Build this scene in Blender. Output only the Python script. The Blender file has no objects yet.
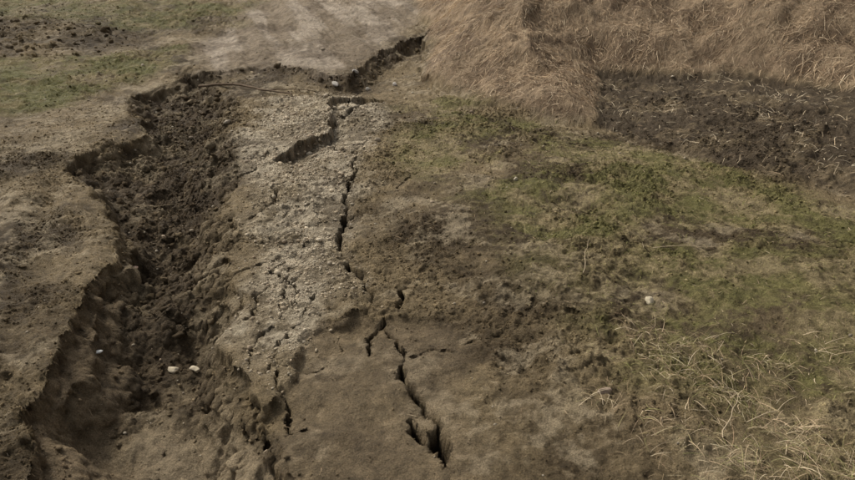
import bpy, math, numpy as np, time
T0=time.time()
rng=np.random.default_rng(7)
sc=bpy.context.scene
F=np.float32
# ---------------------------------------------------------------- noise
TAB=[np.random.default_rng(100+i).random((256,256)).astype(F) for i in range(24)]
def vn(x,y,s):
    t=TAB[s%24]
    ix=np.floor(x);iy=np.floor(y)
    fx=(x-ix);fy=(y-iy)
    fx=fx*fx*(3-2*fx);fy=fy*fy*(3-2*fy)
    a=ix.astype(np.int32)&255;b=iy.astype(np.int32)&255
    a1=(a+1)&255;b1=(b+1)&255
    return (t[b,a]*(1-fx)+t[b,a1]*fx)*(1-fy)+(t[b1,a]*(1-fx)+t[b1,a1]*fx)*fy
def fbm(x,y,scale,oct=4,s=0,g=0.5):
    x=x/scale;y=y/scale
    o=0;a=1;tot=0
    c,d=math.cos(.65),math.sin(.65)
    for i in range(oct):
        o=o+a*(vn(x+17.3*s+i*5.1,y-9.7*s+i*3.3,s+i)*2-1);tot+=a;a*=g
        x,y=(c*x-d*y)*2.03,(d*x+c*y)*2.03
    return o/tot*1.5
def cell(x,y,scale,s=0):
    x=x/scale+s*3.1;y=y/scale+s*7.7
    ix=np.floor(x).astype(np.int32);iy=np.floor(y).astype(np.int32)
    f1=np.full(x.shape,9,F);idv=np.zeros(x.shape,F)
    t1,t2,t3=TAB[s%24],TAB[(s+5)%24],TAB[(s+9)%24]
    for dx in(-1,0,1):
        for dy in(-1,0,1):
            a=(ix+dx);b=(iy+dy);aa=a&255;bb=b&255
            d=np.sqrt((x-a-t1[bb,aa])**2+(y-b-t2[bb,aa])**2)
            m=d<f1
            idv=np.where(m,t3[bb,aa],idv);f1=np.where(m,d,f1)
    return f1,idv
def ss(a,b,x):
    t=np.clip((x-a)/(b-a),0,1);return t*t*(3-2*t)
def pts(s): return np.array([[float(q) for q in p.split(',')] for p in s.strip(';').split(';')])
def pdist(x,y,P,vals=None,margin=1.5,big=9.0):
    o=np.full(x.shape,big,F);vo=np.zeros(x.shape,F)
    if vals is None: vals=np.zeros(len(P))
    m=np.where((x>P[:,0].min()-margin)&(x<P[:,0].max()+margin)&(y>P[:,1].min()-margin)&(y<P[:,1].max()+margin))
    X=x[m];Y=y[m];D=np.full(X.shape,big,F);V=np.zeros(X.shape,F)
    for i in range(len(P)-1):
        ax,ay=P[i];bx,by=P[i+1];ux,uy=bx-ax,by-ay
        t=np.clip(((X-ax)*ux+(Y-ay)*uy)/(ux*ux+uy*uy+1e-9),0,1)
        d=np.hypot(X-ax-t*ux,Y-ay-t*uy)
        k=d<D;D=np.where(k,d,D);V=np.where(k,vals[i]+(vals[i+1]-vals[i])*t,V)
    o[m]=D;vo[m]=V
    return o,vo
def inside(x,y,P):
    c=np.zeros(x.shape,bool);n=len(P)
    for i in range(n):
        ax,ay=P[i];bx,by=P[(i+1)%n]
        if ay==by: continue
        c^=((ay>y)!=(by>y))&(x<(bx-ax)*(y-ay)/(by-ay)+ax)
    return c
def sdf(x,y,P,margin=1.5):
    Q=np.vstack([P,P[:1]])
    d,_=pdist(x,y,Q,None,margin,margin)
    d=np.minimum(d,margin)
    return np.where(inside(x,y,P),-d,d)
# ---------------------------------------------------------------- layout, metres on the ground
LIP=pts("-1.9,1.2;-1.93,1.8;-1.99,2.28;-2.07,2.54;-2.19,2.90;-2.32,3.15;-2.29,3.42;-2.39,3.72;-2.47,4.03;-2.61,4.46;-2.66,4.93;-2.86,5.47;-3.17,6.00;-3.40,6.46;-3.91,6.97;-4.16,7.31;-4.18,7.80;-4.03,8.16;-3.83,8.43;-3.87,9.00;-4.47,9.88;-4.76,10.38;-4.76,10.93;-4.69,11.36;-4.46,11.80;-4.33,12.27")
RID=pts("-0.45,1.2;-0.5,1.8;-0.56,2.28;-0.68,2.54;-0.80,2.82;-0.88,3.06;-1.04,3.29;-1.18,3.55;-1.30,3.90;-1.38,4.31;-1.54,4.79;-1.70,5.36;-1.90,6.05;-2.10,6.91;-2.35,8.00;-2.58,9.15;-2.75,10.12;-3.28,11.15;-3.89,11.9")
GRAB=np.vstack([LIP,RID[::-1]])
CR=[
 (pts("-0.80,7.25;-0.84,7.04;-0.85,6.46;-0.80,5.93;-0.77,5.47;-0.70,5.06;-0.57,4.70;-0.45,4.43;-0.39,4.24"),[.015,.03,.033,.038,.05,.04,.036,.04,.012],.24),
 (pts("-0.24,4.85;-0.22,4.76;-0.18,4.54;-0.22,4.31;-0.23,4.14"),[.006,.012,.02,.05,.012],.14),
 (pts("-0.34,4.10;-0.39,3.90;-0.40,3.74;-0.37,3.60"),[.012,.03,.03,.008],.14),
 (pts("-0.34,4.05;-0.26,3.90;-0.20,3.76;-0.13,3.55;-0.14,3.36;-0.06,3.23;-0.01,3.06;0.05,2.94;0.07,2.78;0.10,2.60;.12,2.3;.1,1.9"),[.006,.013,.012,.022,.06,.045,.075,.05,.06,.02,.012,.008],.30),
 (pts("-0.08,3.0;-0.03,2.88;0.03,2.76"),[.015,.045,.015],.2),
 (pts("-0.86,4.49;-0.92,4.17;-0.94,3.90;-1.01,3.66;-0.99,3.42"),[.006,.014,.018,.014,.006],.08),
 (pts("-1.22,4.60;-1.29,4.40;-1.25,4.2;-1.3,3.95"),[.006,.016,.014,.006],.08),
 (pts("-1.10,4.3;-1.06,4.1;-1.11,3.9;-1.16,3.7;-1.13,3.5"),[.005,.012,.015,.012,.005],.07),
 (pts("-1.05,5.0;-1.12,4.8;-1.08,4.62;-1.2,4.5"),[.005,.012,.012,.005],.06),
 (pts("-1.02,3.66;-.93,3.5;-.9,3.3;-.8,3.12;-.76,2.9"),[.008,.012,.014,.010,.005],.08),
 (pts("-1.63,3.2;-1.66,2.95;-1.62,2.62;-1.63,2.3;-1.6,2.0"),[.006,.014,.024,.024,.014],.12),
 (pts("-0.79,8.4;-0.9,8.0;-0.82,7.6;-0.84,7.2"),[.01,.02,.015,.02],.08),
 (pts("-1.33,10.9;-1.1,10.6;-1.0,10.1;-1.2,9.6;-1.28,9.2"),[.03,.12,.14,.08,.03],.22),
 (pts("-0.1,3.6;.05,3.72;.18,3.68;.32,3.75"),[.006,.008,.008,.004],.05),
 (pts("-0.4,9.4;-.1,9.0;.1,8.9;.5,8.5"),[.01,.03,.03,.01],.08),
]
r2=np.random.default_rng(5)
for sx,sy,h,n,wd in [(-.8,5.6,4.4,6,.007),(-.9,6.3,3.9,6,.008),(-1.2,5.2,4.9,7,.011),(-1.35,6.2,4.6,6,.008),(-.6,3.9,4.9,5,.006),(-1.5,7.2,4.4,6,.010),(-1.0,4.7,4.2,5,.010),
                     (-.3,6.6,1.3,5,.008),(-1.1,3.2,4.6,5,.007),(-.6,7.6,.6,5,.012),(-1.25,4.9,5.3,6,.010),(-1.0,8.9,4.2,6,.014),(-1.9,7.9,5.0,6,.014)]:
    P=[(sx,sy)];a=h
    for j in range(n):
        a+=r2.normal(0,.5);l=r2.uniform(.08,.17)*(1 if sy<5 else 1.6);P.append((P[-1][0]+l*math.cos(a),P[-1][1]+l*math.sin(a)))
    CR.append((np.array(P),[wd]+[wd*r2.uniform(.6,1.2) for _ in range(n-1)]+[.002],.06))
DFL=pts("-1.83,7.5;-1.73,7.68;-1.52,8.00;-1.34,8.52;-1.31,9.31;-1.49,10.12;-1.33,10.78;-1.13,10.86")
DPOLY=np.vstack([DFL,pts("-0.4,10.9;-0.3,9;-.6,7.4")])
STP=pts("-0.95,3.1;-0.86,3.42;-0.85,3.78;-0.77,4.06;-0.59,4.14;-0.34,4.10;-0.05,4.06;0.29,3.97;0.62,3.80;.9,3.5")
SPOLY=np.vstack([STP,pts(".9,1;-.6,1;-.75,2.4")])
BK=pts("-4.33,12.27;-3.87,12.39;-3.20,12.65;-2.34,12.52;-1.73,12.03;-1.39,11.90;-1.30,12.65;-0.95,13.75;-0.37,14.70;0.10,15.04")
BPOLY=np.vstack([BK,pts("-.03,14.8;-0.13,12.09;.08,11.69;.2,10.6;-1,9.6;-3,9.8;-4.2,11.6")])
HB=pts("-0.30,60;-0.35,18.6;-0.05,15.2;-0.10,13.5;-0.13,12.09;0.08,11.69;0.82,10.38;1.61,9.42;2.48,8.90;2.78,8.52;3.62,7.42;4.38,6.60;5.13,5.47;7,2.5;9,-3;12,-20")
HPOLY=np.vstack([HB,pts("190,-20;190,190;-.3,190")])
FLD=pts("2.36,8.93;2.62,9.9;2.90,11.2;4.3,10.7;5.8,9.7;8,7.5;12,3;9,0;7,2.5;5.13,5.47;4.38,6.60;3.62,7.42;2.78,8.52")
GRAV=pts("-2.45,10.9;-1.31,11.35;-0.85,10.6;-0.72,9.42;-0.82,7.24;-0.75,5.58;-0.51,4.46;-0.70,4.14;-0.84,3.72;-0.92,3.3;-1.16,3.45;-1.35,4.31;-1.50,5.36;-1.90,6.91;-2.35,8.00")
GL=pts("-40,13;-9.41,12.09;-7.79,12.39;-6.30,13.18;-5.14,13.75;-4.78,12.91;-5.15,11.00;-5.60,10.12;-6.28,9.70;-7.54,9.2;-40,8")
GL2=pts("-7.0,15.3;-4.4,15.8;-4.6,19;-9,23;-20,24;-14,17;-9,15.5")
GR=pts("0.0,10.65;1.82,8.9;3.16,7.42;4.14,6.18;6,4;6,1.5;2.1,2.4;1.45,3.1;1.1,3.7;0.7,4.79;0.35,6.05;-0.1,8.43")
ROAD=pts("-4.2,12.3;-4.7,14.0;-4.2,16.0;-5.0,19;-14,26;-40,40;-34,44;-9,30;-0.7,20.5;-0.4,18.6;-0.25,15.4;-0.5,14.9;-1.3,12.6;-1.9,12.2;-2.34,12.6;-3.2,12.7")
STR=pts("1.35,3.5;1.80,3.8;2.9,3.2;3.2,2.0;1.9,1.8;1.4,2.6;1.25,3.1")

def terrain(x,y):
    x=x.astype(F);y=y.astype(F)
    a1=fbm(x,y,.4,3,1);a2=fbm(x,y,.4,3,2);b1=fbm(x,y,.11,3,3);b2=fbm(x,y,.11,3,4)
    wx=x+.095*a1+.022*b1;wy=y+.095*a2+.022*b2
    w2x=x+.026*b1+.03*a1;w2y=y+.026*b2+.03*a2
    M={}
    z=.1*np.maximum(0,y-11)
    z=np.where(y>40,2.9+(y-40)*.03,z).astype(F)
    z=z+.06*fbm(x,y,1.8,3,5)+.034*fbm(x,y,.5,3,6)
    z=z+.045*np.clip(-x-4.5,0,30)*ss(4,9,y)
    # two worn wheel ruts run along the left block
    lb=(1-ss(-2.6,-2.2,x+.25*(y-3)*.6))*(1-ss(7,9,y))
    ru=x+.42*y+.06*a1
    z=z+.03*lb*fbm(x+.3*y,y*.22,.28,3,21)-.05*lb*(np.exp(-((ru+1.15)/.13)**2)+np.exp(-((ru+1.85)/.15)**2))
    dh=sdf(x+.15*fbm(x,y,1.0,3,7),y+.15*fbm(x,y,1.0,3,8),HPOLY,40.)
    hd=np.maximum(0,-dh)
    df=np.maximum(0,sdf(x+.09*fbm(x,y,.5,3,9),y+.09*fbm(x,y,.5,3,10),FLD,30.))
    hm=np.minimum(hd,df)
    z=z-.05*np.exp(-(dh/.25)**2)*ss(.8,2.,x)
    rise=.12*np.minimum(hd,20)+.46*np.minimum(hm,16)+.10*(1-np.exp(-hm/.3))
    z=z+rise+ss(.1,1.2,hm)*(.22*fbm(x,y,1.6,4,11)+.07*fbm(x,y,.35,3,12))
    hill=ss(0,.25,hm);M['hill']=hill
    fld=ss(.0,.15,hd+.08*a1)*(1-ss(0,.15,df));M['field']=fld
    ins=inside(wx,wy,GRAB)
    dl,_=pdist(wx,wy,LIP);dr,_=pdist(wx,wy,RID)
    D=np.interp(y,[1,2.5,4,6,8,10,12],[.54,.54,.46,.38,.33,.28,.2]).astype(F)
    D=D*(1+.22*fbm(x,y,.6,3,15))
    wall=np.interp(y,[2,3.3,4.2,5,7],[.46,.42,.30,.22,.19]).astype(F)*(1+.4*fbm(x,y,.4,2,16))
    e1=.10*fbm(x,y,.22,3,17)+.02*b2;e2=.13*fbm(x,y,.3,3,18)+.02*b1
    wl=.30*ss(0,.05,dl)+.33*ss(0,.09,dl-wall*.3+e1*.8)+.31*ss(0,.16,dl-wall*.7+e2*.8)+.06*ss(.2,.6,dl)
    nr=1-ss(3.2,4.3,y);wsm=.22*ss(0,.035,dl)+.78*ss(0,1,dl/wall);wl=wl*(1-.75*nr)+.75*nr*wsm
    rr=dr/np.interp(y,[2,3.5,5,9],[.34,.42,.62,.8]).astype(F)
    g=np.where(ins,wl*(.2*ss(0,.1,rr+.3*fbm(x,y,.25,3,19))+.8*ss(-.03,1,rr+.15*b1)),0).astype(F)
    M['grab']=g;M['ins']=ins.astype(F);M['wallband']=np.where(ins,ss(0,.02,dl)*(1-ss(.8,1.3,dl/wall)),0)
    z=z-D*g
    z=z-np.where(ins,0,.05*np.exp(-dl/.07)*(.6+.6*a2))*(x<-1.5)
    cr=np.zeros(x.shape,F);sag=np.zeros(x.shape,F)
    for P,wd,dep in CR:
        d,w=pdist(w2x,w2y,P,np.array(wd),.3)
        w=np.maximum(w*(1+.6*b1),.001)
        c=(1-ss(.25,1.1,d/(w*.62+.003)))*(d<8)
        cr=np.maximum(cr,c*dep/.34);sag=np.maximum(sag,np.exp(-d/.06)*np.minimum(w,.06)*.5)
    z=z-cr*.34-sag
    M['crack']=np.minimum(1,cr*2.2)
    d,_=pdist(wx,wy,DFL);i=inside(wx,wy,DPOLY)
    z=z+np.where(i,-.10*np.exp(-d/.3)*ss(0,.05,d),.08*np.exp(-d/.3))
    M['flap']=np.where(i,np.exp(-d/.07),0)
    d,_=pdist(wx,wy,STP);i=inside(wx,wy,SPOLY)
    e=(1-ss(.1,.8,x))*(.6+.6*ss(-.4,.3,fbm(x,y,.3,2,20)))
    z=z+np.where(i,-.05*ss(0,.05,d+.02*b2)*np.exp(-d/.9),.008*np.exp(-d/.12))*e
    slab=np.where(i,1-ss(.0,.5,x+.2*a1),0)*ss(-.9,-.75,x);M['slab']=slab
    d,_=pdist(wx,wy,BK);i=inside(wx,wy,BPOLY)
    bw=.16*(1+.9*fbm(x,y,.4,3,4))
    z=z-np.where(i,np.interp(x,[-4.5,-3.5,-2,-1.2,0],[.22,.08,.07,.24,.22])*(.4*ss(0,.08,d)+.6*ss(.02,.35,d+bw-.16))*np.exp(-np.maximum(d-.3,0)/1.0),0)*(1-hill)
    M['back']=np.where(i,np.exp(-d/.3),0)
    nz=fbm(x,y,.45,4,18)
    M['grav']=1-ss(-.14,.2,sdf(x,y,GRAV)+.2*nz)
    M['road']=1-ss(-.3,.3,sdf(x,y,ROAD,3)+.3*fbm(x,y,1.,3,19))
    z=z+M['road']*(.04*fbm(x+.35*y,y*.15,.35,3,5)-.05*(np.exp(-((x+.22*y+.0-1.35)/.22)**2)+np.exp(-((x+.22*y-.05)/.22)**2)))
    ts=.35*fbm(x,y,1.2,4,20)
    M['gl']=np.maximum(1-ss(-.2,.3,sdf(x,y,GL,3)+ts),.85*(1-ss(-.3,.5,sdf(x,y,GL2,3)+ts)))
    M['gr']=(1-ss(-.4,.6,sdf(x,y,GR,3)+.45*fbm(x,y,1.0,4,21)))*(1-hill)*(1-fld)
    M['str']=1-ss(-.2,.5,sdf(x,y,STR,3)+.45*fbm(x,y,.5,4,22))
    M['dk']=(1-M['gl'])*np.clip((-x-5.8)/1.2,0,1)*np.clip((y-11.5)/1,0,1)*(1-M['road'])
    f1,id1=cell(w2x,w2y,.16,1); c1=(1-np.clip(f1*1.15,0,1)**2)*id1
    f1,id2=cell(w2x,w2y,.062,2);c2=(1-np.clip(f1*1.15,0,1)**2)*id2
    f1,id3=cell(x+.008*b1,y+.008*b2,.027,3);c3=(1-np.clip(f1*1.15,0,1)**2)*id3
    mudflat=(1-ss(3.2,3.8,y+.35*a1))*M['ins']*ss(.2,.45,g)
    M['mudflat']=mudflat
    z=z+mudflat*.016*fbm(x+.15*y,y*.35,.12,3,8)
    # tyre tread pressed into the soft mud
    tt=x+1.22-.12*(y-2.4)+.02*a1
    tr=(1-ss(.09,.12,np.abs(tt)))*(1-ss(3.2,3.6,y))*ss(.15,.4,g)
    lug=ss(-.1,.5,np.sin((y+np.abs(tt)*.7)*2*math.pi/.055))
    z=z+tr*(-.030+.014*lug*(.6+.5*a2))
    patch=ss(-.25,.5,fbm(x,y,.7,4,23))
    onr=M['ins']*ss(.02,.3,g)
    rough=.26+.5*patch+.75*onr*(1-.8*mudflat)*(1-.45*M['wallband'])+.6*M['back']+.1*M['grav']+.3*M['gl']+.2*fld+.5*M['dk']+.6*M['flap']+.25*ss(0,1,x)
    rough=rough*(1-.6*slab*(1-M['crack']))*(1-.5*M['road'])*(1-.5*hill)*(1-.7*mudflat)*(1-.6*tr)*(1-.55*nr*M['wallband'])
    z=z+rough*(.042*c1*ss(.3,.8,rough)+.026*c2+.013*c3)
    z=z+(.012*fbm(x,y,.05,3,9,.6)*(.4+rough)+.014*fbm(x,y,.16,2,3)*(.6+rough))*(1-.5*tr)
    M['c1']=c1;M['c2']=c2;M['c3']=c3;M['nz']=nz;M['rough']=rough;M['patch']=patch
    return z.astype(F),M
def C(*a): return np.array(a,F)
def lerpc(a,b,t): return a+(b-a)*t[:,None]
def ground_col(x,y,M):
    n=x.size
    n1=fbm(x,y,1.4,4,2);n2=fbm(x,y,.3,4,7);n3=fbm(x,y,.06,3,11,.65);n4=fbm(x,y,.6,5,16,.6)
    c=lerpc(np.tile(C(.215,.160,.088),(n,1)),C(.088,.062,.033),ss(-.45,.4,n1*.6+.6*n4))
    c=lerpc(c,C(.34,.275,.18),ss(.0,.65,n2+.5*n3-.25*M['patch'])*.6)
    c=lerpc(c,C(.44,.37,.265),M['grav']*(.3+.6*ss(-.4,.4,n2+n3*.6)))
    c=lerpc(c,C(.24,.185,.125),M['road']*.8)
    st=fbm(x+.35*y,y*.18,.4,4,15)
    c=lerpc(c,C(.40,.33,.25),M['road']*ss(-.2,.4,st)*.75)
    c=lerpc(c,C(.15,.11,.07),M['road']*ss(.1,.5,n4)*.6)
    gg=ss(-.85,.2,fbm(x,y,.8,5,14)+.5*n3)
    c=lerpc(c,lerpc(np.tile(C(.165,.155,.052),(n,1)),C(.26,.205,.10),ss(-.4,.5,n2+.3*n3)),M['gr']*gg*.7)
    c=lerpc(c,lerpc(np.tile(C(.135,.128,.044),(n,1)),C(.20,.16,.07),ss(-.3,.5,n2)),M['gl']*gg*.9)
    c=lerpc(c,C(.075,.053,.03),M['dk']*ss(-.6,.3,n1+n2*.4)*.85)
    c=lerpc(c,C(.33,.26,.14),M['str']*ss(-.3,.5,n2)*.45)
    c=lerpc(c,lerpc(np.tile(C(.31,.225,.14),(n,1)),C(.18,.124,.076),ss(-.4,.4,n2+.4*n1)),M['hill'])
    c=lerpc(c,lerpc(np.tile(C(.085,.062,.038),(n,1)),C(.15,.112,.066),ss(-.1,.6,n2+.3*n3)),M['field'])
    mf=M['mudflat']
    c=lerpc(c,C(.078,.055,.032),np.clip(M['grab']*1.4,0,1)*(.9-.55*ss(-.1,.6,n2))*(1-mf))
    c=lerpc(c,C(.30,.235,.15),mf*.8)
    c=lerpc(c,C(.20,.147,.087),M['wallband']*.85*(1-ss(4.3,5.3,y)))
    c=lerpc(c,C(.075,.053,.033),np.clip(M['back']*.8+M['flap']*.8,0,1)*.7)  # dark scarp soil; flap term paints the shade under the slab edge into colour
    c=lerpc(c,C(.20,.15,.092),M['slab']*.5)
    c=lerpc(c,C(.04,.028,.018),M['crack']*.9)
    v=(1+.32*n3+.18*(M['c2']-.3)+.25*(M['c3']-.3))[:,None]
    return np.clip(c*v,.01,.9)
# ---------------------------------------------------------------- mesh helpers
def mk_mesh(name,V,Fc,k,col=None,smooth=True,mat=None):
    me=bpy.data.meshes.new(name)
    V=np.ascontiguousarray(V,F);Fc=np.ascontiguousarray(Fc,np.int32)
    me.vertices.add(len(V));me.vertices.foreach_set('co',V.ravel())
    me.loops.add(Fc.size);me.loops.foreach_set('vertex_index',Fc.ravel())
    nf=Fc.size//k
    me.polygons.add(nf);me.polygons.foreach_set('loop_start',np.arange(0,nf*k,k,dtype=np.int32))
    me.update(calc_edges=True)
    if smooth: me.polygons.foreach_set('use_smooth',np.ones(nf,bool))
    if col is not None:
        a=me.color_attributes.new('Col','FLOAT_COLOR','POINT')
        a.data.foreach_set('color',np.hstack([col,np.ones((len(col),1))]).astype(F).ravel())
    ob=bpy.data.objects.new(name,me);sc.collection.objects.link(ob)
    if mat: me.materials.append(mat)
    return ob
def material(name,rough=.9,noise=80.,amt=.25,bump=.0,bscale=150.,spec=.25,bd=.01):
    m=bpy.data.materials.new(name);m.use_nodes=True;nt=m.node_tree;N=nt.nodes;L=nt.links
    b=N['Principled BSDF'];b.inputs['Roughness'].default_value=rough;b.inputs['Specular IOR Level'].default_value=spec
    at=N.new('ShaderNodeAttribute');at.attribute_name='Col'
    tc=N.new('ShaderNodeTexCoord')
    no=N.new('ShaderNodeTexNoise');no.inputs['Scale'].default_value=noise;no.inputs['Detail'].default_value=5;no.inputs['Roughness'].default_value=.65
    L.new(tc.outputs['Object'],no.inputs['Vector'])
    mr=N.new('ShaderNodeMapRange');mr.inputs['From Min'].default_value=.3;mr.inputs['From Max'].default_value=.7;mr.inputs['To Min'].default_value=1-amt;mr.inputs['To Max'].default_value=1+amt
    L.new(no.outputs['Fac'],mr.inputs['Value'])
    mx=N.new('ShaderNodeVectorMath');mx.operation='SCALE'
    L.new(at.outputs['Color'],mx.inputs[0]);L.new(mr.outputs['Result'],mx.inputs['Scale'])
    L.new(mx.outputs['Vector'],b.inputs['Base Color'])
    if bump>0:
        n2=N.new('ShaderNodeTexNoise');n2.inputs['Scale'].default_value=bscale;n2.inputs['Detail'].default_value=6;n2.inputs['Roughness'].default_value=.75
        L.new(tc.outputs['Object'],n2.inputs['Vector'])
        bp=N.new('ShaderNodeBump');bp.inputs['Strength'].default_value=bump;bp.inputs['Distance'].default_value=bd
        L.new(n2.outputs['Fac'],bp.inputs['Height']);L.new(bp.outputs['Normal'],b.inputs['Normal'])
    return m
M_soil=material('soil_material',.75,110,.5,1.,50.,.16,.05)
M_stone=material('stone_material',.8,60,.2,.4,90.,.25)
M_clod=material('clod_material',.85,90,.3,1.,80.,.12,.03)
M_grass=material('grass_material',.8,20,.15,0,1,.1)
# ---------------------------------------------------------------- ground sheet
def axis(segs):
    o=[]
    for a,b,s in segs: o.append(np.arange(a,b,s))
    return np.concatenate(o+[[segs[-1][1]]])
gx=axis([(-180,-30,10),(-30,-14,.4),(-14,-6,.045),(-6,-3,.018),(-3,2.5,.0095),(2.5,5.5,.018),(5.5,14,.05),(14,30,.4),(30,190,10)])
gy=axis([(-20,0,2),(0,2,.08),(2,5.6,.0095),(5.6,9,.016),(9,16,.03),(16,24,.055),(24,40,.5),(40,190,10)])
X,Y=np.meshgrid(gx,gy)
xs=X.ravel();ys=Y.ravel()
Z,MM=terrain(xs,ys)
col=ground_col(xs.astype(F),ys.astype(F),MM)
nx,ny=len(gx),len(gy)
Zg=Z.reshape(ny,nx)
dzx=np.gradient(Zg,axis=1)/np.gradient(gx)[None];dzy=np.gradient(Zg,axis=0)/np.gradient(gy)[:,None]
sl_=np.hypot(dzx,dzy).ravel()
st=(ss(.9,2.2,sl_)*(1-MM['hill'])).astype(F)
u=(xs+ys).astype(F)
n_a=fbm(u,Z*1.4,.07,4,5)+.7*fbm(u*.6,Z,.16,2,12)
nrm=np.stack([-(dzx.ravel()),-(dzy.ravel())],1)/(sl_[:,None]+1e-5)
xo=xs+nrm[:,0]*n_a*.028*st;yo=ys+nrm[:,1]*n_a*.028*st
col=col*(1+.25*(n_a*st))[:,None]
idx=np.arange(nx*ny,dtype=np.int32).reshape(ny,nx)
q=np.stack([idx[:-1,:-1],idx[:-1,1:],idx[1:,1:],idx[1:,:-1]],-1).reshape(-1,4)
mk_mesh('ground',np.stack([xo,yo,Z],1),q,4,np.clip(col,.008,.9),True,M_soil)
print('ground',len(xs),time.time()-T0)
# ---------------------------------------------------------------- lumps
def ico(sub):
    import bmesh
    bm=bmesh.new();bmesh.ops.create_icosphere(bm,subdivisions=sub,radius=1)
    v=np.array([p.co[:] for p in bm.verts],F);f=np.array([[w.index for w in p.verts] for p in bm.faces],np.int32);bm.free();return v,f
def variants(sub,k,amp,cuts):
    v,f=ico(sub);o=[]
    for i in range(k):
        r=np.random.default_rng(i*7+sub)
        d=v/np.linalg.norm(v,axis=1)[:,None];rad=np.ones(len(v))
        for j in range(cuts):
            n=r.normal(size=3);n/=np.linalg.norm(n);h=r.uniform(.55,.9)
            pr=d@n;rad=np.minimum(rad,np.where(pr>1e-3,h/np.maximum(pr,1e-3),9))
        for j in range(5):
            n=r.normal(size=3)*3.2;rad=rad+amp*np.sin(d@n+r.uniform(0,6))/2
        o.append((d*rad[:,None]).astype(F))
    return o,f
def lumps(name,x,y,size,cols,mat,sub=1,amp=.12,cuts=6,sink=.35,flat=(.5,.9),smooth=True,zz=None):
    vs,f=variants(sub,12,amp,cuts);n=len(x)
    if zz is None: zz,_=terrain(x,y)
    VV=[];FF=[];CC=[];off=0;var=rng.integers(0,12,n)
    for k in range(12):
        m=np.where(var==k)[0]
        if len(m)==0: continue
        v=vs[k][None]*np.stack([rng.uniform(.8,1.3,len(m)),rng.uniform(.6,1.,len(m)),rng.uniform(flat[0],flat[1],len(m))],1)[:,None,:]
        a=rng.uniform(0,6.28,len(m));b=rng.normal(0,.25,len(m))
        ca,sa=np.cos(a)[:,None],np.sin(a)[:,None];cb,sb=np.cos(b)[:,None],np.sin(b)[:,None]
        px=v[...,0]*cb-v[...,2]*sb;pz=v[...,0]*sb+v[...,2]*cb;py=v[...,1]
        qx=px*ca-py*sa;qy=px*sa+py*ca
        s=size[m][:,None]
        P=np.stack([qx*s+x[m][:,None],qy*s+y[m][:,None],pz*s+(zz[m]+size[m]*(flat[0]+flat[1])/2*(1-2*sink))[:,None]],-1)
        VV.append(P.reshape(-1,3));CC.append(np.repeat(cols[m],v.shape[1],0))
        FF.append((f[None]+(np.arange(len(m))*v.shape[1])[:,None,None]+off).reshape(-1,3));off+=len(m)*v.shape[1]
    return mk_mesh(name,np.vstack(VV),np.vstack(FF),3,np.vstack(CC),smooth,mat)
def scatter(n,x0,x1,y0,y1,prob,ypow=1.):
    u=rng.random(n)**ypow
    y=(y0+(y1-y0)*u).astype(F);x=rng.uniform(x0,x1,n).astype(F)
    z,m=terrain(x,y);p=prob(x,y,m);k=rng.random(n)<p
    return x[k],y[k],z[k],{a:b[k] for a,b in m.items()}
def stone_cols(n):
    b=np.array([[.42,.35,.25],[.32,.265,.185],[.50,.43,.32],[.27,.205,.14],[.38,.32,.24],[.43,.34,.23]],F)
    return b[rng.integers(0,6,n)]*rng.uniform(.6,1.2,(n,1)).astype(F)
x,y,z,m=scatter(100000,-2.9,.2,2.6,12.3,lambda x,y,m:m['grav']*(.1+.9*ss(-.4,.4,m['nz']))*(1-m['crack'])*.85,1.25)
s=np.clip(rng.lognormal(math.log(.0052),.58,len(x)),.002,.035).astype(F)*np.interp(y,[3,6,11],[.85,1.15,1.8])
cc=.7*stone_cols(len(x))+.3*ground_col(x,y,m)*1.1
lumps('gravel',x,y,s,cc,M_stone,1,.1,6,.42,zz=z)
x,y,z,m=scatter(12000,-6,5,2.1,14,lambda x,y,m:(.10+.3*m['grab']+.5*m['back'])*(1-m['hill'])*(1-m['crack'])*(1-.8*m['slab'])*(1-.8*m['gr'])*(1-.8*m['mudflat']),1.3)
s=np.clip(rng.lognormal(math.log(.006),.6,len(x)),.003,.035).astype(F)*np.interp(y,[3,6,12],[.9,1.2,1.8])
lumps('pebbles',x,y,s,stone_cols(len(x))*.85,M_stone,1,.1,6,.4,zz=z)
x,y,z,m=scatter(60000,-12,4.5,2.1,17,lambda x,y,m:np.clip(.02+.05*m['patch']+.8*m['ins']*ss(.05,.3,m['grab'])*(1-.97*m['mudflat'])*(1-.75*m['wallband'])+.6*m['back']+.4*m['flap']+.05*m['gl']+.3*m['dk'],0,1)*(1-m['hill'])*(1-m['crack'])*(1-.85*m['slab'])*(1-.9*m['road'])*(1-.8*m['gr']),1.2)
s=np.clip(rng.lognormal(math.log(.0115),.55,len(x)),.004,.05).astype(F)*np.interp(y,[3,6,12],[.75,1.1,1.7])
s=np.where((m['grab']<.1)&(m['back']<.3)&(m['dk']<.3),np.minimum(s,.02),s)
cc=ground_col(x,y,m)*rng.uniform(.8,1.4,(len(x),1)).astype(F)
lumps('soil_clods',x,y,s,cc,M_clod,2,.3,8,.38,zz=z)
x,y,z,m=scatter(160000,-5.5,5.0,2.1,10,lambda x,y,m:np.clip(.14+.75*m['patch'],0,1)*(1-m['hill'])*(1-m['crack'])*(1-.7*m['slab'])*(1-.7*m['grav'])*(1-.9*m['mudflat']),1.35)
s=np.clip(rng.lognormal(math.log(.0045),.5,len(x)),.002,.014).astype(F)*np.interp(y,[3,6,10],[.9,1.4,2.0])
cc=ground_col(x,y,m)*rng.uniform(.75,1.6,(len(x),1)).astype(F)
lumps('soil_crumbs',x,y,s,cc,M_clod,1,.25,6,.4,zz=z)
print('lumps',time.time()-T0)
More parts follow.
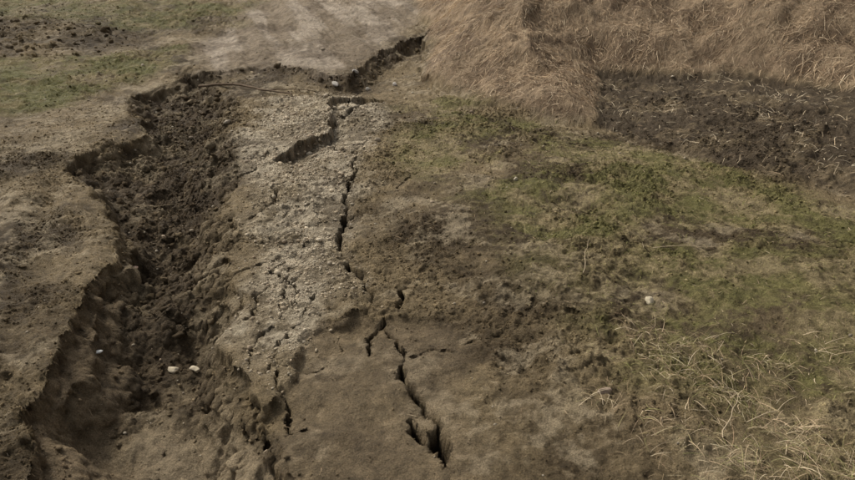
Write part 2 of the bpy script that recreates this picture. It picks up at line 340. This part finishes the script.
ST=[(-2.30,3.92,.030,(.55,.55,.52)),(-1.86,4.05,.042,(.46,.39,.28)),(-1.69,4.02,.036,(.46,.39,.28)),(-2.62,5.3,.045,(.48,.33,.24)),(1.62,4.25,.042,(.44,.38,.27)),(1.04,3.17,.045,(.24,.18,.13)),
    (-1.2,2.70,.025,(.42,.36,.27)),(-.58,12.0,.06,(.40,.36,.31)),(.94,6.75,.035,(.38,.33,.24)),(-1.05,11.9,.07,(.38,.35,.30)),(-1.6,11.7,.07,(.35,.32,.28)),(-1.3,12.3,.07,(.38,.35,.31))]
for i,(a,b,s,c) in enumerate(ST):
    lumps('rock',np.array([a],F),np.array([b],F),np.array([s],F),np.array([c],F),M_stone,3,.08,8,.3,(.5,.7))
# ---------------------------------------------------------------- blades
def blades(name,x,y,z,ang,L,w,c,e,cols,k=3,follow=True):
    n=len(x);dx,dy=np.cos(ang),np.sin(ang)
    tx=x+dx*L*.85;ty=y+dy*L*.85
    tz=terrain(tx,ty)[0] if follow else z
    curl=rng.normal(0,.18,n)
    V=np.zeros((n,k+1,2,3),F);tw=rng.uniform(-.9,.9,n)
    for j in range(k+1):
        s=j/k
        cx=x+(dx*s*.85-dy*curl*s*s)*L;cy=y+(dy*s*.85+dx*curl*s*s)*L
        cz=z+(tz-z)*s+L*(c*s-e*s*s)+.002
        ww=w*(1-.8*s**2)*.5
        for t,sg in((0,-1),(1,1)):
            V[:,j,t,0]=cx-dy*ww*sg*np.cos(tw);V[:,j,t,1]=cy+dx*ww*sg*np.cos(tw);V[:,j,t,2]=cz+ww*sg*np.sin(tw)
    b=(np.arange(n)*(k+1)*2)[:,None,None]
    q=np.array([[2*j,2*j+1,2*j+3,2*j+2] for j in range(k)])[None]+b
    return mk_mesh(name,V.reshape(-1,3),q.reshape(-1,4),4,np.repeat(cols,(k+1)*2,0),False,M_grass)
def pal(n,P,lo=.75,hi=1.2):
    P=np.array(P,F);a=P[rng.integers(0,len(P),n)];b=P[rng.integers(0,len(P),n)];t=rng.random((n,1)).astype(F)
    return (a*t+b*(1-t))*rng.uniform(lo,hi,(n,1)).astype(F)
TAN=[(.46,.345,.22),(.36,.26,.16),(.58,.46,.31),(.23,.155,.095),(.41,.30,.185)]
GRN=[(.185,.185,.055),(.225,.205,.08),(.27,.235,.105),(.145,.148,.045),(.34,.27,.15)]
x,y,z,m=scatter(350000,-1,15,4,24,lambda x,y,m:m['hill']*(.45+.55*ss(-.5,.3,fbm(x,y,.6,3,5))))
fl=fbm(x,y,1.5,3,4);ang=-2.25+fl*1.0+rng.normal(0,1.1,len(x))
L=rng.uniform(.05,.24,len(x));shade=(.74+.42*ss(-.6,.6,fbm(x,y,.5,3,8)+.5*fbm(x,y,2.,2,9)))[:,None]
blades('dry_grass_hillside',x,y,z,ang,L,rng.uniform(.003,.008,len(x)),rng.uniform(.1,.55,len(x)),rng.uniform(.1,.5,len(x)),pal(len(x),TAN)*shade)
x,y,z,m=scatter(340000,-14,7,2.2,20,lambda x,y,m:np.clip(m['gr']*ss(-.8,.3,fbm(x,y,.8,5,14))*.7+m['gl']*ss(-.6,.3,fbm(x,y,.7,5,14)),0,1)*(1-m['crack'])*(1-m['grab']),1.25)
L=rng.uniform(.012,.036,len(x))*np.interp(y,[3,10],[.8,1.5])
blades('short_grass',x,y,z,rng.uniform(0,6.28,len(x)),L,rng.uniform(.002,.004,len(x))*np.interp(y,[3,10],[1,2.2]),rng.uniform(.1,.7,len(x)),rng.uniform(.1,.5,len(x)),pal(len(x),GRN),2)
x,y,z,m=scatter(36000,-8,7,2.2,15,lambda x,y,m:np.clip(.04+.22*m['gr']+.8*m['str']+.2*m['field']+.15*m['gl'],0,1)*(1-m['hill'])*(1-m['crack']),1.3)
L=rng.uniform(.02,.09,len(x))*np.interp(y,[3,10],[.8,1.6])
blades('straw_litter',x,y,z,rng.uniform(0,6.28,len(x)),L,rng.uniform(.0015,.003,len(x))*np.interp(y,[3,10],[1,1.8]),rng.uniform(0,.25,len(x)),rng.uniform(0,.25,len(x)),pal(len(x),TAN,.7,1.3),3)
def tufts(name,cx,cy,per,Lr,w,P,spread=.05,up=(.3,1.)):
    n=len(cx);x=np.repeat(cx,per)+rng.normal(0,spread,n*per);y=np.repeat(cy,per)+rng.normal(0,spread,n*per)
    x=x.astype(F);y=y.astype(F);z=terrain(x,y)[0];a=np.repeat(rng.uniform(0,6.28,n),per)+rng.normal(0,1.0,n*per)
    L=rng.uniform(Lr[0],Lr[1],n*per);c=rng.uniform(up[0],up[1],n*per)
    blades(name,x,y,z,a,L,rng.uniform(w*.5,w,n*per),c,c*rng.uniform(.4,1.1,n*per),pal(n*per,P,.7,1.3),5)
x,y,z,m=scatter(360,1.0,3.3,1.9,4.0,lambda x,y,m:m['str']*ss(-.5,.3,m['nz']))
tufts('dry_grass_tufts',x,y,20,(.03,.19),.003,TAN+[(.24,.23,.09),(.22,.22,.08),(.6,.5,.34)],.07,(.15,.8))
x,y,z,m=scatter(300,-.2,6,2.5,9,lambda x,y,m:m['gr']*.5)
tufts('green_grass_tufts',x,y,16,(.03,.10),.003,GRN,.04,(.3,1.))
x,y,z,m=scatter(650,2.3,8,5,11,lambda x,y,m:m['field']*.8)
tufts('straw_stalks',x,y,4,(.04,.2),.008,[(.55,.46,.32),(.40,.31,.2)],.1,(.1,.6))
# ---------------------------------------------------------------- branch and long stalks
def rod(name,P,r0,r1,col,seg=7):
    P=np.array(P,float);n=len(P);V=[];Fq=[]
    for i in range(n):
        t=P[min(i+1,n-1)]-P[max(i-1,0)];t/=np.linalg.norm(t)
        a=np.cross(t,(0,0,1));a/=np.linalg.norm(a);b=np.cross(t,a);r=r0+(r1-r0)*i/(n-1)
        for k in range(seg):
            th=6.283*k/seg;V.append(P[i]+r*(a*math.cos(th)+b*math.sin(th)))
    for i in range(n-1):
        for k in range(seg): Fq.append([i*seg+k,i*seg+(k+1)%seg,(i+1)*seg+(k+1)%seg,(i+1)*seg+k])
    V=np.array(V);return mk_mesh(name,V,np.array(Fq),4,np.tile(C(*col),(len(V),1)),True,M_grass)
def ground_path(p,lift,n=14,j=.02):
    p=np.array(p,float);t=np.linspace(0,len(p)-1,n);x=np.interp(t,range(len(p)),p[:,0])+rng.normal(0,j,n);y=np.interp(t,range(len(p)),p[:,1])+rng.normal(0,j,n)
    z=terrain(x.astype(F),y.astype(F))[0];z=np.convolve(np.pad(z,2,'edge'),np.ones(5)/5,'valid')
    return np.stack([x,y,z+lift],1)
br=rod('tree_branch',ground_path([(-3.95,11.7),(-3.3,11.6),(-2.7,11.15),(-2.2,10.9)],.05),.024,.012,(.12,.085,.055))
tw=rod('branch_twig',ground_path([(-2.8,11.2),(-2.3,11.25),(-1.9,11.1)],.05,8),.012,.006,(.12,.085,.055));tw.parent=br
for a in [[(1.55,2.75),(1.75,3.05)],[(1.2,4.6),(1.32,4.95)],[(1.75,2.9),(2.15,3.15)],[(-3.2,6.9),(-2.7,6.8)],[(.05,9.2),(.4,9.1)],[(1.9,5.1),(2.3,4.9)]]:
    P=ground_path(a,.02,8,.008);P[:,2]+=np.linspace(0,rng.uniform(.03,.14),8)
    rod('dead_stalk',P,.0035,.0015,(.40,.32,.21),5)
print('veg',time.time()-T0)
# ---------------------------------------------------------------- light
w=bpy.data.worlds.new('World');sc.world=w;w.use_nodes=True;nt=w.node_tree
bg=nt.nodes['Background'];sky=nt.nodes.new('ShaderNodeTexSky');sky.sky_type='NISHITA';sky.sun_disc=False
EL,AZ=math.radians(46),math.radians(-52)
sky.sun_elevation=EL;sky.sun_rotation=AZ;sky.dust_density=6;sky.air_density=1.
hs=nt.nodes.new('ShaderNodeHueSaturation');hs.inputs['Saturation'].default_value=.2
nt.links.new(sky.outputs[0],hs.inputs['Color']);nt.links.new(hs.outputs[0],bg.inputs['Color']);bg.inputs['Strength'].default_value=.15
sl=bpy.data.lights.new('sun','SUN');sl.energy=2.3;sl.angle=math.radians(14);sl.color=(1,.93,.79)
so=bpy.data.objects.new('sun',sl);sc.collection.objects.link(so)
from mathutils import Vector
d=Vector((math.sin(AZ)*math.cos(EL),math.cos(AZ)*math.cos(EL),math.sin(EL)))
so.rotation_euler=(-d).to_track_quat('-Z','Y').to_euler()
# ---------------------------------------------------------------- camera
cam=bpy.data.cameras.new('camera');co=bpy.data.objects.new('camera',cam);sc.collection.objects.link(co)
co.location=(0,0,2.5);co.rotation_euler=(math.radians(65),0,0);cam.sensor_width=36;cam.lens=671/855*36;cam.clip_end=1000;cam.clip_start=.05
sc.camera=co
sc.view_settings.view_transform='Standard';sc.view_settings.look='None';sc.view_settings.exposure=0
print('done',time.time()-T0)
